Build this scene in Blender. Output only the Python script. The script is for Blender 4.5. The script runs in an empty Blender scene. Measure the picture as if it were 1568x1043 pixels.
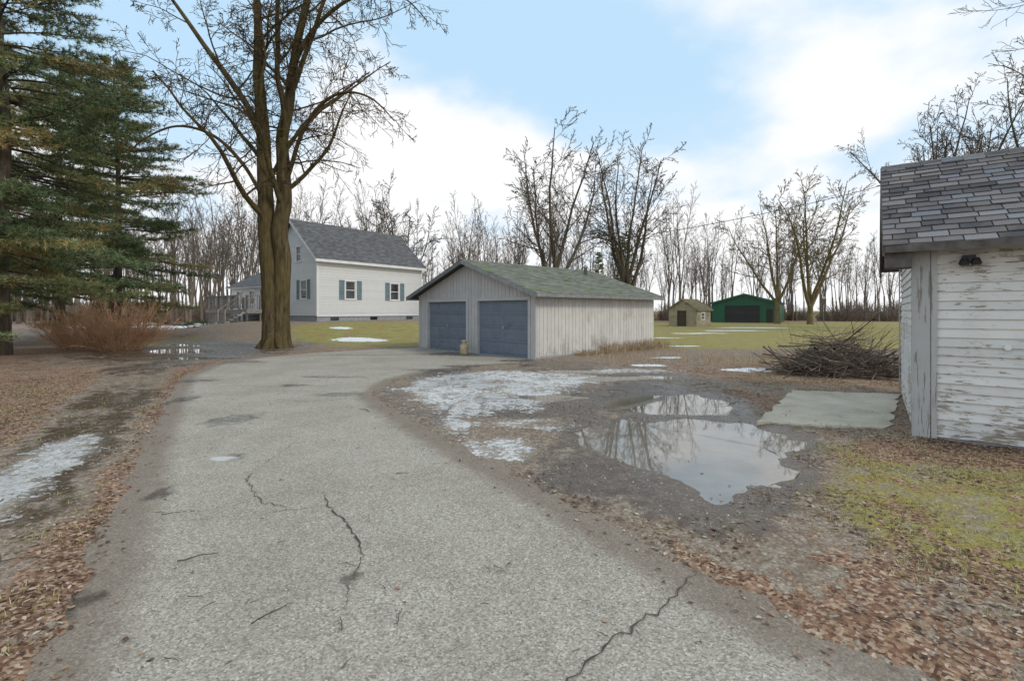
import bpy, math, random
import numpy as np
from mathutils import Vector
R = np.random.RandomState(7)
random.seed(3)
sc = bpy.context.scene
COL = sc.collection

# ------------------------------------------------------------------ mesh builder
class MB:
    def __init__(s):
        s.v=[]; s.n=0; s.q=[]; s.t=[]; s.qv=[]; s.tv=[]
    def add(s, v, q=None, t=None, var=0.5):
        v=np.asarray(v,float).reshape(-1,3)
        if q is not None and len(q):
            q=np.asarray(q,np.int64).reshape(-1,4)+s.n; s.q.append(q)
            s.qv.append(np.broadcast_to(np.asarray(var,float),(len(q),)).copy())
        if t is not None and len(t):
            t=np.asarray(t,np.int64).reshape(-1,3)+s.n; s.t.append(t)
            s.tv.append(np.broadcast_to(np.asarray(var,float),(len(t),)).copy())
        s.v.append(v); s.n+=len(v)
    def hexa(s, p, var=0.5):
        s.add(p,[(0,3,2,1),(4,5,6,7),(0,1,5,4),(1,2,6,5),(2,3,7,6),(3,0,4,7)],var=var)
    def box(s,x0,x1,y0,y1,z0,z1,var=0.5,M=None):
        p=[(x0,y0,z0),(x1,y0,z0),(x1,y1,z0),(x0,y1,z0),(x0,y0,z1),(x1,y0,z1),(x1,y1,z1),(x0,y1,z1)]
        if M: p=[M(*a) for a in p]
        s.hexa(p,var)
    def tube(s,pts,rad,sides=5,var=0.5):
        pts=np.asarray(pts,float); rad=np.asarray(rad,float); n=len(pts)
        t=np.gradient(pts,axis=0); t/=np.linalg.norm(t,axis=1,keepdims=True)+1e-9
        m=np.abs(t.mean(0)); ref=np.zeros(3); ref[np.argmin(m)]=1
        a=np.cross(t,ref); a/=np.linalg.norm(a,axis=1,keepdims=True)+1e-9
        b=np.cross(t,a)
        th=np.arange(sides)*2*math.pi/sides
        ring=pts[:,None,:]+rad[:,None,None]*(np.cos(th)[None,:,None]*a[:,None,:]+np.sin(th)[None,:,None]*b[:,None,:])
        i=np.arange(n-1)[:,None]*sides; j=np.arange(sides)[None,:]; k=(j+1)%sides
        q=np.stack([i+j,i+k,i+sides+k,i+sides+j],-1).reshape(-1,4)
        s.add(ring.reshape(-1,3),q,var=var)
    def lathe(s,prof,c=(0,0,0),n=20,var=.5):
        prof=np.array(prof,float); th=np.arange(n)*2*math.pi/n
        v=np.stack([prof[:,0][:,None]*np.cos(th)+c[0],prof[:,0][:,None]*np.sin(th)+c[1],np.repeat(prof[:,1][:,None]+c[2],n,1)],-1)
        i=np.arange(len(prof)-1)[:,None]*n; j=np.arange(n)[None,:]; k=(j+1)%n
        s.add(v.reshape(-1,3),np.stack([i+j,i+k,i+n+k,i+n+j],-1).reshape(-1,4),var=var)
    def mesh(s,name,mat,smooth=False,attrs=None):
        me=bpy.data.meshes.new(name)
        v=np.concatenate(s.v)
        q=np.concatenate(s.q) if s.q else np.zeros((0,4),int)
        t=np.concatenate(s.t) if s.t else np.zeros((0,3),int)
        var=np.concatenate(s.qv+s.tv)
        me.vertices.add(len(v)); me.vertices.foreach_set('co',v.ravel())
        nl=q.size+t.size; me.loops.add(nl)
        me.loops.foreach_set('vertex_index',np.concatenate([q.ravel(),t.ravel()]).astype(np.int32))
        npol=len(q)+len(t); me.polygons.add(npol)
        st=np.concatenate([np.arange(len(q))*4,len(q)*4+np.arange(len(t))*3]).astype(np.int32)
        me.polygons.foreach_set('loop_start',st)
        me.polygons.foreach_set('use_smooth',np.full(npol,smooth))
        me.update(calc_edges=True)
        at=me.attributes.new('var','FLOAT','FACE'); at.data.foreach_set('value',var.astype(np.float32))
        if attrs:
            for k,a in attrs.items():
                at=me.attributes.new(k,'FLOAT','POINT'); at.data.foreach_set('value',np.asarray(a,np.float32).ravel())
        me.materials.append(mat)
        return me
    def obj(s,name,mat,parent=None,smooth=False,attrs=None):
        o=bpy.data.objects.new(name,s.mesh(name,mat,smooth,attrs)); COL.objects.link(o)
        if parent: o.parent=parent
        return o
def empty(name,loc=(0,0,0),X=None):
    e=bpy.data.objects.new(name,None); COL.objects.link(e); e.location=loc; e.empty_display_size=.3
    if X: e.rotation_euler=(0,0,math.atan2(X[1],X[0]))
    return e

# ------------------------------------------------------------------ node helpers
class NT:
    def __init__(s,name,tree=None):
        if tree is None:
            s.m=bpy.data.materials.new(name); s.m.use_nodes=True; s.t=s.m.node_tree
            s.b=s.t.nodes['Principled BSDF']
        else: s.t=tree
        s.L=s.t.links.new
    def set(s,sock,v):
        if hasattr(v,'is_output'): s.L(v,sock)
        elif v is not None: sock.default_value=v
    def n(s,ty,**kw):
        nd=s.t.nodes.new(ty)
        for k,v in kw.items(): setattr(nd,k,v)
        return nd
    def pos(s,kind='Object',scale=None):
        o=s.n('ShaderNodeTexCoord').outputs[kind]
        if scale:
            m=s.n('ShaderNodeMapping'); s.L(o,m.inputs[0]); m.inputs['Scale'].default_value=scale; o=m.outputs[0]
        return o
    def noise(s,scale,detail=4,vec=None,rough=.55,out=0):
        nd=s.n('ShaderNodeTexNoise'); nd.inputs['Scale'].default_value=scale; nd.inputs['Detail'].default_value=detail
        nd.inputs['Roughness'].default_value=rough
        if vec is not None: s.L(vec,nd.inputs['Vector'])
        return nd.outputs[out]
    def voro(s,scale,vec=None,out='Distance',feature='F1'):
        nd=s.n('ShaderNodeTexVoronoi'); nd.feature=feature; nd.inputs['Scale'].default_value=scale
        if vec is not None: s.L(vec,nd.inputs['Vector'])
        return nd.outputs[out]
    def ramp(s,fac,stops):
        nd=s.n('ShaderNodeValToRGB'); cr=nd.color_ramp
        while len(cr.elements)<len(stops): cr.elements.new(.5)
        for e,(p,c) in zip(cr.elements,stops):
            e.position=p; e.color=c if len(c)==4 else (*c,1)
        s.L(fac,nd.inputs[0]); return nd.outputs[0]
    def mix(s,f,a,b,blend='MIX'):
        nd=s.n('ShaderNodeMix'); nd.data_type='RGBA'; nd.blend_type=blend
        s.set(nd.inputs[0],f); s.set(nd.inputs[6],a); s.set(nd.inputs[7],b); return nd.outputs[2]
    def math(s,op,a,b=None,c=None,clamp=False):
        nd=s.n('ShaderNodeMath'); nd.operation=op; nd.use_clamp=clamp
        s.set(nd.inputs[0],a)
        if b is not None: s.set(nd.inputs[1],b)
        if c is not None: s.set(nd.inputs[2],c)
        return nd.outputs[0]
    def attr(s,name,out='Fac'):
        nd=s.n('ShaderNodeAttribute'); nd.attribute_name=name; return nd.outputs[out]
    def step(s,x,lo,hi):
        nd=s.n('ShaderNodeMapRange'); nd.interpolation_type='SMOOTHSTEP'
        s.L(x,nd.inputs[0]); nd.inputs[1].default_value=lo; nd.inputs[2].default_value=hi
        return nd.outputs[0]
    def bump(s,h,strength=.5,dist=.02):
        nd=s.n('ShaderNodeBump'); nd.inputs['Strength'].default_value=strength; nd.inputs['Distance'].default_value=dist
        s.L(h,nd.inputs['Height']); s.L(nd.outputs[0],s.b.inputs['Normal'])
    def out(s,col,rough=.85,spec=None):
        s.set(s.b.inputs['Base Color'],col); s.set(s.b.inputs['Roughness'],rough)
        if spec is not None: s.b.inputs['Specular IOR Level'].default_value=spec
        return s.m
def simple(name,a,b,scale=4,rough=.8,bump=.15,stretch=None,var=.35,dist=.01):
    k=NT(name); p=k.pos('Object',stretch)
    n=k.noise(scale,5,p); c=k.ramp(n,[(.3,a),(.7,b)])
    if var:
        f=k.math('MULTIPLY_ADD',k.attr('var'),var*2,1-var)
        cc=k.n('ShaderNodeCombineColor'); 
        for i in range(3): k.L(f,cc.inputs[i])
        c=k.mix(1,c,cc.outputs[0],'MULTIPLY')
    if bump: k.bump(k.noise(scale*6,5,p),bump,dist)
    return k.out(c,rough)

# ------------------------------------------------------------------ numeric noise / shape masks
_tab=np.random.RandomState(11).rand(256,256)
def vn(x,y,s):
    x=x*s+1000.3; y=y*s+1000.7
    xi=np.floor(x).astype(int); yi=np.floor(y).astype(int); fx=x-xi; fy=y-yi
    fx=fx*fx*(3-2*fx); fy=fy*fy*(3-2*fy)
    g=lambda a,b:_tab[a%256,b%256]
    return (g(xi,yi)*(1-fx)+g(xi+1,yi)*fx)*(1-fy)+(g(xi,yi+1)*(1-fx)+g(xi+1,yi+1)*fx)*fy-.5
def sm(x,a,b):
    t=np.clip((x-a)/(b-a),0,1); return t*t*(3-2*t)
def polydist(x,y,P,closed=True):
    P=np.array(P,float); n=len(P); d=np.full(x.shape,1e9); ins=np.zeros(x.shape,bool)
    for i in range(n if closed else n-1):
        a=P[i]; b=P[(i+1)%n]; e=b-a; w0=x-a[0]; w1=y-a[1]
        t=np.clip((w0*e[0]+w1*e[1])/(e@e),0,1)
        d=np.minimum(d,np.hypot(w0-t*e[0],w1-t*e[1]))
        if closed and a[1]!=b[1]:
            c=((a[1]>y)!=(b[1]>y))&(x<e[0]*(y-a[1])/(e[1])+a[0]); ins^=c
    return np.where(ins,-d,d) if closed else d
def blob(x,y,cx,cy,rx,ry):
    r=np.hypot((x-cx)/rx,(y-cy)/ry); return np.clip(1.5-r,0,1)
def ell(cx,cy,rx,ry,n=12,rot=0):
    return [(cx+rx*math.cos(a)*math.cos(rot)-ry*math.sin(a)*math.sin(rot),cy+rx*math.cos(a)*math.sin(rot)+ry*math.sin(a)*math.cos(rot)) for a in np.linspace(0,2*math.pi,n+1)[:-1]]
DRIVE=[(-1.7,-4),(-1.95,1),(-2.23,2.22),(-2.62,2.97),(-3.3,4.0),(-4.5,5.88),(-5.6,7.67),(-7.1,10.1),(-8.6,12.7),(-9.5,15.5),(-9.2,17.8),(-8,19.8),(-6,21.6),(-4.3,22.4),
 (0.82,16.9),(.5,15.9),(-1.6,14.5),(-2.42,13.4),(-2.9,11.7),(-2.82,9.75),(-2.29,8.74),(-1.41,7.23),(-.33,5.49),(.4,4.43),(.83,3.71),(1.21,3.13),(1.6,2.55),(1.94,2.22),(2.9,1.2),(4.5,-1.2),(6,-4)]
PUD1=[(1.5,7.5),(2.86,7.75),(3.55,7.1),(3.6,6.32),(3.0,5.4),(2.3,4.6),(1.87,4.3),(1.6,4.75),(1.35,5.4),(.9,6.2),(1.0,7.1)]
PUD2=[(1.9,9.2),(2.6,9.8),(3.7,9.9),(4.2,9.05),(3.5,8.05),(2.3,7.95),(1.8,8.5)]
PUDS=[PUD1,PUD2,ell(-12.2,17.4,2.3,.6),ell(-14.0,20.6,1.9,1.0,rot=-.6),ell(3.0,12.3,1.2,.4,rot=.2),ell(.9,9.6,.7,.35),ell(-16,24.5,2.2,.9,rot=-.5),ell(-7.6,9.6,.2,.6,rot=.5),ell(-10.8,14.6,.8,.4,rot=.6),ell(1.6,13.6,.9,.3)]
PGROW=(.2,.16,.25,.25,.35,.5,.25,.5,.4,.4)
def pudd(x,y):
    d=polydist(x,y,PUD1)
    for p in PUDS[1:]: d=np.minimum(d,polydist(x,y,p))
    return d
ICE=[(-2.75,10.2),(-2.4,12.3),(-.5,14),(1.8,13.7),(2.5,12.1),(1.6,10.2),(.5,8.4),(-.4,7.7),(-.6,6.3),(-1.3,7.4),(-2.1,8.8)]
ICE2=[(-3.95,3.3),(-4.35,4.6),(-5.0,5.7),(-5.7,6.6),(-5.95,6.3),(-5.5,5.2),(-5.0,4.0),(-4.7,3.2)]
GRAV=[(-3,10),(-2.5,14.5),(1,16.5),(4,15),(5,11.5),(4.3,10),(4.0,7),(2.2,4.2),(1.5,3.4),(.6,4.0),(-2,8)]
TRACK=[(-3.6,2.6),(-4.25,4.0),(-5.1,5.38),(-6.3,7.23),(-8.2,10.15),(-10.3,13.4),(-12.3,18.2),(-14.5,23),(-18,30),(-24,38)]
SLAB=[(5.85,10.1),(7.75,9.65),(5.35,6.85),(3.65,7.25)]
SHO=(5.40,6.45); SHX=(.8,-.6); SHY=(.6,.8)
def shloc(x,y): return (x-SHO[0])*SHX[0]+(y-SHO[1])*SHX[1],(x-SHO[0])*SHY[0]+(y-SHO[1])*SHY[1]
def wob(x,y): return vn(x,y,1.3)*.35+vn(x,y,4)*.14
def H(x,y):
    d=polydist(x,y,DRIVE)+vn(x,y,5)*.16+vn(x,y,14)*.06
    base=.02+vn(x,y,.8)*.03+vn(x,y,3)*.020+vn(x,y,9)*.014+vn(x,y,25)*.007
    r=np.hypot(x+14,y-40); base=base+.9*(1-sm(r,6.5,15.5))
    base=base+sm(-x,14,30)*.2*sm(y,5,14)*(1-sm(y,15,19)*(1-sm(y,26,30)))*vn(x,y,.15)
    p=pudd(x,y)+wob(x,y)*.9
    tgt=-.042+vn(x,y,3)*.026+vn(x,y,9)*.02
    base=base*sm(p,-.3,.5)+tgt*(1-sm(p,-.3,.5))
    f=sm(d,-.12,.10)
    return -.03*(1-f)+base*f
def masks(x,y):
    w=wob(x,y)
    dd=polydist(x,y,DRIVE)
    grav=np.clip(.5-(polydist(x,y,GRAV)+w)/.7,0,1)
    left=sm(-(x+.0),2,3)*(dd>0)*(1-sm(y,18,26))
    mud=np.clip(blob(x,y,-13.2,20.5,4.8,6)+w*.6,0,1)*(dd>0)
    leaf=.40+.44*left*(1-sm(np.abs(x),14,40)*.3)
    edge=np.clip(1-np.abs(dd-.15)/.5,0,1); leaf=np.maximum(leaf,.72*edge*(1-grav*.7))
    leaf=np.maximum(leaf,.9*blob(x,y,4.5,9.3,.9,1.3)); leaf=np.maximum(leaf,.85*blob(x,y,5.5,5.8,1.6,.8))
    leaf=np.maximum(leaf,.60*blob(x,y,2.7,2.7,1.1,.8))
    leaf=np.maximum(leaf,.64*blob(x,y,8,13,5,4))
    leaf=leaf*(1-.7*grav)*(1-.6*mud)
    lawn=np.maximum(blob(x,y,-7.5,29,7,7.5),sm(y,18,24)*sm(x,3,6))
    near=np.clip(.5-(polydist(x,y,[(3.3,5.6),(3.9,6.6),(5.4,5.6),(9,2.5),(8,.5),(3.4,1.4),(2.7,2.6),(2.3,3.8)])+w)/.9,0,1)
    grass=np.maximum(lawn,near*.60)
    grass=np.maximum(grass,.60*blob(x,y,9,13.5,5,5)); grass=np.maximum(grass,.45*left)
    grass=np.maximum(grass,.62*blob(x,y,-17,24,7,5))*(1-.6*mud)
    forest=sm(y,66,76)
    leaf=np.where(lawn>.6,leaf*.82,leaf); leaf=np.maximum(leaf,.9*forest*(y<140))
    leaf=np.maximum(leaf,.95*blob(x,y,-19,13.5,6,5)*(1-.6*mud))
    tr=polydist(x,y,TRACK,False)
    track=np.clip(.5-(tr-.50-.02*y+w*.9)/.5,0,1)*(1-.5*sm(y,20,26))
    leaf=leaf*(1-.75*track)
    ice=np.clip(.5-(tr+.05+np.abs(w)*1.0)/.4,0,1)*(.80+.6*vn(x,y,.5))*(y<13)
    ice=np.maximum(ice,np.clip(.5-(polydist(x,y,ICE)+w*1.4)/1.1,0,1)*.65)
    ice=np.maximum(ice,np.clip(.5-(polydist(x,y,ICE2)+w*.6)/.5,0,1)*.80)
    ice=np.maximum(ice,.60*blob(x,y,-.2,5.95,.6,.6)); ice=np.maximum(ice,.5*blob(x,y,.3,7.2,.8,.5)); ice=np.maximum(ice,.6*blob(x,y,3.2,13.6,1.6,.6))
    snow=blob(x,y,6.75,13.7,.8,.4)
    for a in [(4.2,14.9,.6,.3),(14,36,2.2,.7),(19,41,3,.8),(9.5,30,1.2,.4),(24,48,4,.9),(-8.5,27,1.6,.9),(-10.8,30.5,.8,.4),(5.5,17.2,.6,.25),(8,23,1.0,.3),(-37,52,10,5),(-42,64,12,4),(-28,44,4,3)]:
        snow=np.maximum(snow,blob(x,y,*a)*.92)
    wet=np.clip(.5-(pudd(x,y)-.5+w*.7)/.9,0,1)
    wet=np.maximum(wet,.88*grav*(.6+vn(x,y,.9))); 
    wet=np.maximum(wet,track*(.65+.6*vn(x,y,.7))); wet=np.maximum(wet,mud*.85)
    return dict(leafm=leaf,grassm=grass,trackm=np.maximum(np.maximum(track,grav),mud*.85),icem=ice,snowm=snow,wetm=wet,drv=dd,left=left)

# ------------------------------------------------------------------ ground
def geo(a,b,n):
    t=np.linspace(0,1,n+1)[1:]; return a+(b-a)*t**3.2
xs=np.unique(np.concatenate([geo(-19,-900,45)[::-1],np.arange(-19,12.01,.1),geo(12,900,45)]))
ys=np.unique(np.concatenate([geo(0,-80,15)[::-1],np.arange(0,16,.08),np.arange(16,26,.15),np.arange(26,60,.35),geo(60,1500,40)]))
X,Y=np.meshgrid(xs,ys); Z=H(X,Y); ms=masks(X,Y)
g=MB(); nx=len(xs); ny=len(ys)
i=np.arange(ny-1)[:,None]*nx; j=np.arange(nx-1)[None,:]
g.add(np.stack([X,Y,Z],-1),np.stack([i+j,i+j+1,i+nx+j+1,i+nx+j],-1).reshape(-1,4))
k=NT('ground_mat'); P=k.pos('Object')
nA=k.noise(1.7,5,P,.62); nB=k.noise(7,5,P,.65); nC=k.noise(45,4,P,.6); nE=k.noise(19,4,P,.7)
cell=k.voro(46,P,'Color'); sep=k.n('ShaderNodeSeparateColor'); k.L(cell,sep.inputs[0]); cr=sep.outputs[0]; sp=sep
dirt=k.ramp(nC,[(.3,(.165,.118,.082)),(.55,(.31,.245,.185)),(.75,(.48,.41,.325))])
dirt=k.mix(.45,dirt,k.ramp(sp.outputs[1],[(0,(.12,.088,.063)),(.5,(.30,.24,.18)),(.85,(.45,.39,.315)),(1,(.66,.60,.52))]))
dirt=k.mix(k.step(nB,.35,.65),dirt,k.mix(1,dirt,(.66,.58,.5,1),'MULTIPLY'))
dirt=k.mix(k.math('MULTIPLY',k.step(nE,.52,.68),.5),dirt,(.12,.07,.045,1))
grs=k.ramp(nC,[(.25,(.13,.125,.03)),(.5,(.28,.28,.072)),(.75,(.50,.45,.17))])
grs=k.mix(k.step(nA,.38,.6),grs,k.mix(1,grs,(1.0,.80,.65,1),'MULTIPLY'))
grs=k.mix(k.math('MULTIPLY',k.step(nB,.45,.7),.6),grs,(.24,.16,.092,1))
lf=k.ramp(cr,[(0,(.11,.055,.035)),(.3,(.23,.12,.07)),(.6,(.35,.21,.125)),(.85,(.46,.31,.20)),(1,(.58,.46,.35))])
lf=k.mix(k.step(nB,.3,.7),k.mix(1,lf,(.55,.5,.48,1),'MULTIPLY'),lf)
def th(m,amp,lo=.42,hi=.58,amp2=.5,amp3=0):
    x=k.math('ADD',k.attr(m),k.math('MULTIPLY',k.math('SUBTRACT',nA,.5),amp))
    x=k.math('ADD',x,k.math('MULTIPLY',k.math('SUBTRACT',nB,.5),amp2))
    if amp3: x=k.math('ADD',x,k.math('MULTIPLY',k.math('SUBTRACT',nE,.5),amp3))
    return k.step(x,lo,hi)
c=k.mix(th('grassm',1.3,.42,.58,.8,.6),dirt,grs)
c=k.mix(th('leafm',1.5,.44,.58,1.4,1.2),c,lf)
c=k.mix(k.math('MULTIPLY',th('trackm',.7,.42,.58,.8,.8),.8),c,dirt)
wt=th('wetm',1.3,.42,.78,.8)
c=k.mix(wt,c,k.mix(1,c,(.42,.38,.345,1),'MULTIPLY'))
slush=k.math('MULTIPLY',th('icem',1.2,.34,.62,.7),.45)
c=k.mix(slush,c,(.45,.42,.375,1))
ic=th('icem',1.5,.5,.66,1.5,1.3)
icec=k.ramp(nE,[(.3,(.42,.40,.37)),(.5,(.62,.61,.59)),(.72,(.80,.80,.79))])
c=k.mix(k.math('MULTIPLY',ic,.88),c,icec)
sn=th('snowm',1.0,.45,.58,.9)
c=k.mix(sn,c,k.ramp(nC,[(.3,(.70,.71,.73)),(.6,(.86,.88,.90))]))
rg=k.math('SUBTRACT',.95,k.math('MULTIPLY',wt,.70)); rg=k.math('SUBTRACT',rg,k.math('MULTIPLY',ic,.3),clamp=True)
rg=k.math('MAXIMUM',rg,.2)
hb=k.math('ADD',k.math('MULTIPLY',nC,.7),k.math('MULTIPLY',cr,.35)); hb=k.math('ADD',hb,k.math('MULTIPLY',nE,.9))
hb=k.math('MULTIPLY',hb,k.math('SUBTRACT',1,k.math('MULTIPLY',k.math('MAXIMUM',ic,wt),.55)))
k.bump(hb,.75,.02); GM=k.out(c,rg,.45)
g.obj('ground',GM,None,True,{m:ms[m] for m in ('leafm','grassm','trackm','icem','snowm','wetm')})

# asphalt driveway sheet
ax=np.arange(-10.5,7,.12); ay=np.arange(-4,23.5,.12); AX,AY=np.meshgrid(ax,ay)
AD=polydist(AX,AY,DRIVE); cx=(AX[:-1,:-1]+.06); cy=AY[:-1,:-1]+.06
keep=(polydist(cx,cy,DRIVE)<.22).ravel()
i=np.arange(len(ay)-1)[:,None]*len(ax); j=np.arange(len(ax)-1)[None,:]
Q=np.stack([i+j,i+j+1,i+len(ax)+j+1,i+len(ax)+j],-1).reshape(-1,4)[keep]
a=MB(); a.add(np.stack([AX,AY,np.full(AX.shape,.004)+vn(AX,AY,.7)*.006],-1),Q)
w=wob(AX,AY)
awet=np.zeros(AX.shape)
for b in [(-3.35,5.55,.22,.16),(-3.4,9.9,.6,.35),(-2.4,13.8,.9,.35),(-4.4,7.5,.35,.5),(-1.9,19,2.4,1.0),(-4.6,12.5,1.2,.25),(-9,16,1.0,.5),(-1.3,14.9,1.2,.3),(-6,18.6,2.2,.35),(.3,16.5,1,.5),(-7.6,11.8,.6,.3),(-6.3,9.2,.3,.5),(-5.0,11,.5,.25),(-2.5,2.7,.18,.35),(-1.0,3.05,.08,.1),(-3.2,4.6,.15,.3)]:
    awet=np.maximum(awet,blob(AX+w*.6,AY+w*.8,*b)*.9)
aice=np.maximum(blob(AX+w*.2,AY+w*.2,-3.35,5.55,.17,.11),.5*blob(AX+w*.3,AY,-4.35,7.5,.35,.6))
k=NT('asphalt_mat'); P=k.pos('Object')
n1=k.noise(.8,5,P,.6); n2=k.noise(5,5,P,.6); n3=k.noise(95,3,P,.7)
v=k.voro(95,P,'Color'); sp=k.n('ShaderNodeSeparateColor'); k.L(v,sp.inputs[0])
agg=k.ramp(sp.outputs[0],[(0,(.115,.097,.078)),(.25,(.29,.257,.205)),(.65,(.425,.382,.317)),(.9,(.565,.515,.435)),(1,(.76,.71,.63))])
agg=k.mix(.4,agg,k.ramp(n3,[(.3,(.195,.168,.134)),(.5,(.395,.355,.293)),(.7,(.60,.545,.46))]))
agg=k.mix(k.step(n1,.35,.7),agg,k.mix(1,agg,(.83,.82,.80,1),'MULTIPLY'))
agg=k.mix(k.math('MULTIPLY',k.step(n2,.5,.8),.35),agg,(.21,.18,.145,1))
e=k.step(k.math('ADD',k.attr('edge'),k.math('MULTIPLY',n2,.5)),.35,.95)
agg=k.mix(k.math('MULTIPLY',e,.6),agg,(.16,.11,.075,1))
wt=k.step(k.math('ADD',k.attr('wet'),k.math('MULTIPLY',k.math('SUBTRACT',n2,.5),1.5)),.45,.9)
agg=k.mix(wt,agg,k.mix(1,agg,(.46,.44,.42,1),'MULTIPLY'))
ic=k.step(k.math('ADD',k.attr('ice'),k.math('MULTIPLY',k.math('SUBTRACT',n2,.5),1.0)),.45,.7)
agg=k.mix(k.math('MULTIPLY',ic,.75),agg,(.60,.60,.59,1))
k.bump(k.math('ADD',k.math('MULTIPLY',sp.outputs[0],.5),n3),.6,.006)
AM=k.out(agg,k.math('SUBTRACT',.92,k.math('MULTIPLY',wt,.65)),.3)
a.obj('asphalt_driveway',AM,None,True,dict(wet=awet,ice=aice,edge=np.clip(1+AD/.5,0,1)))
ck=MB()
def crack(P,w0=.012):
    P=np.array(P,float); out=[]
    for p,q in zip(P[:-1],P[1:]):
        n=max(3,int(np.linalg.norm(q-p)/.045)); t=np.linspace(0,1,n,endpoint=False)[:,None]; out.append(p+(q-p)*t)
    out=np.concatenate(out+[P[-1:]]); out+=R.normal(0,.011,out.shape)
    n=len(out); ta=np.gradient(out,axis=0); ta/=np.linalg.norm(ta,axis=1,keepdims=True); nr=np.stack([-ta[:,1],ta[:,0]],1)
    wd=(w0*(.15+R.rand(n))*np.sin(np.linspace(.15,math.pi-.1,n))**.5)[:,None]/2
    z=.0115+vn(out[:,0],out[:,1],.7)*.006
    L=np.column_stack([out+nr*wd,z]); Rr=np.column_stack([out-nr*wd,z]); v=np.concatenate([L,Rr])
    i=np.arange(n-1); ck.add(v,np.stack([i,i+1,i+1+n,i+n],1))
crack([(-2.72,5.1),(-2.67,4.86),(-2.22,4.28),(-1.94,4.17)],.013)
crack([(-1.75,4.5),(-1.61,4.21),(-1.29,3.82),(-1.02,3.36),(-1.0,3.1)],.016)
crack([(-2.1,4.05),(-1.6,4.2)],.008)
crack([(1.19,3.13),(.84,2.74),(.61,2.57),(.26,2.22),(-.1,1.6)],.014)
crack([(-2.8,6.3),(-2.75,5.6),(-2.72,5.1)],.006); crack([(-7,11),(-5,10.7),(-3.2,11.2)],.015); crack([(-4.9,9.4),(-3.8,9),(-3.1,9.4)],.012)
crack([(-1.3,3.3),(-1.02,3.2),(-.95,2.7)],.006)
ck.obj('driveway_crack',simple('crack_mat',(.05,.043,.035,1),(.10,.085,.07,1),rough=.95,var=0))
wm=NT('puddle_mat'); Pw=wm.pos('Object')
wm.out(wm.ramp(wm.noise(1.6,5,Pw),[(.3,(.15,.125,.095)),(.7,(.26,.23,.19))]),.03); wm.b.inputs['IOR'].default_value=1.55
wm.b.inputs['Specular IOR Level'].default_value=.75
wm.bump(wm.noise(5,2,Pw),.02,.01)
def sheet(name,Pg,z,mat,grow=.5):
    Pg=np.array(Pg); c=Pg.mean(0); P2=c+(Pg-c)*(1+grow)
    b=MB(); n=len(P2); v=[(c[0],c[1],z)]+[(p[0],p[1],z) for p in P2]
    b.add(v,None,[(0,1+i,1+(i+1)%n) for i in range(n)]); return b.obj(name,mat)
for iq,(q,gr) in enumerate(zip(PUDS,PGROW)): sheet('puddle_water',q,-.016-.0004*iq,wm.m,gr)

# concrete slab
s=MB(); sl=[np.array(p) for p in SLAB]; 
n=14
def bil(u,v): return sl[3]*(1-u)*(1-v)+sl[2]*u*(1-v)+sl[1]*u*v+sl[0]*(1-u)*v
V=[];Qd=[]
for j in range(n+1):
    for i2 in range(n+1):
        p=bil(i2/n,j/n); ed=i2 in(0,n) or j in(0,n)
        q=p+(R.normal(0,.03,2) if ed else 0)
        V.append((q[0],q[1],.05 if not ed else .042))
for j in range(n):
    for i2 in range(n): Qd.append((j*(n+1)+i2,j*(n+1)+i2+1,(j+1)*(n+1)+i2+1,(j+1)*(n+1)+i2))
s.add(V,Qd)
ring=[i for i in range(n+1)]+[(j+1)*(n+1)+n for j in range(n)]+[n*(n+1)+n-1-i for i in range(n)]+[(n-1-j)*(n+1) for j in range(n-1)]
rv=[V[i] for i in ring]; m=len(rv); s.add(rv+[(x,y,-.1) for x,y,z in rv],[(i,(i+1)%m,m+(i+1)%m,m+i) for i in range(m)])
k=NT('slab_mat'); P=k.pos('Object'); sa_=k.noise(1.1,6,P,.65); sb_=k.noise(60,3,P)
cs=k.ramp(sa_,[(.3,(.38,.32,.235)),(.5,(.54,.475,.37)),(.7,(.64,.58,.47))]); cs=k.mix(.35,cs,k.mix(1,cs,k.ramp(sb_,[(.3,(.6,.6,.6)),(.7,(1.3,1.3,1.3))]),'MULTIPLY'))
k.bump(sb_,.3,.004); s.obj('concrete_slab',k.out(cs,.92,.25))

# ------------------------------------------------------------------ materials for buildings
def painted(name,col,wood,peel,stretch=(.8,.8,9),scale=3.0,var=.12,rough=.6,mott=.86,low=0):
    k=NT(name); P=k.pos('Object',stretch); P0=k.pos('Object')
    n=k.noise(scale,7,P,.7); n2=k.noise(1.1,4,P0)
    f=k.math('ADD',n,k.math('MULTIPLY',k.math('SUBTRACT',n2,.5),.55))
    if low:
        sz=k.n('ShaderNodeSeparateXYZ'); k.L(P0,sz.inputs[0]); f=k.math('ADD',f,k.math('MULTIPLY',k.math('SUBTRACT',1,k.step(sz.outputs[2],0,1.0)),low))
    wd=k.ramp(k.noise(14,5,P,.6),[(.3,tuple(x*.6 for x in wood[:3])),(.7,wood)])
    pc=k.mix(k.step(k.noise(2.2,6,P0,.65),.3,.75),col,tuple([x*mott for x in col[:3]]+[1]))
    c=k.mix(k.step(f,1-peel-.03,1-peel+.03),pc,wd)
    v=k.math('MULTIPLY_ADD',k.attr('var'),var*2,1-var); cc=k.n('ShaderNodeCombineColor')
    for q in range(3): k.L(v,cc.inputs[q])
    c=k.mix(1,c,cc.outputs[0],'MULTIPLY')
    k.bump(k.math('ADD',k.noise(30,4,P),k.math('MULTIPLY',f,1.5)),.15,.005); return k.out(c,rough)
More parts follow.
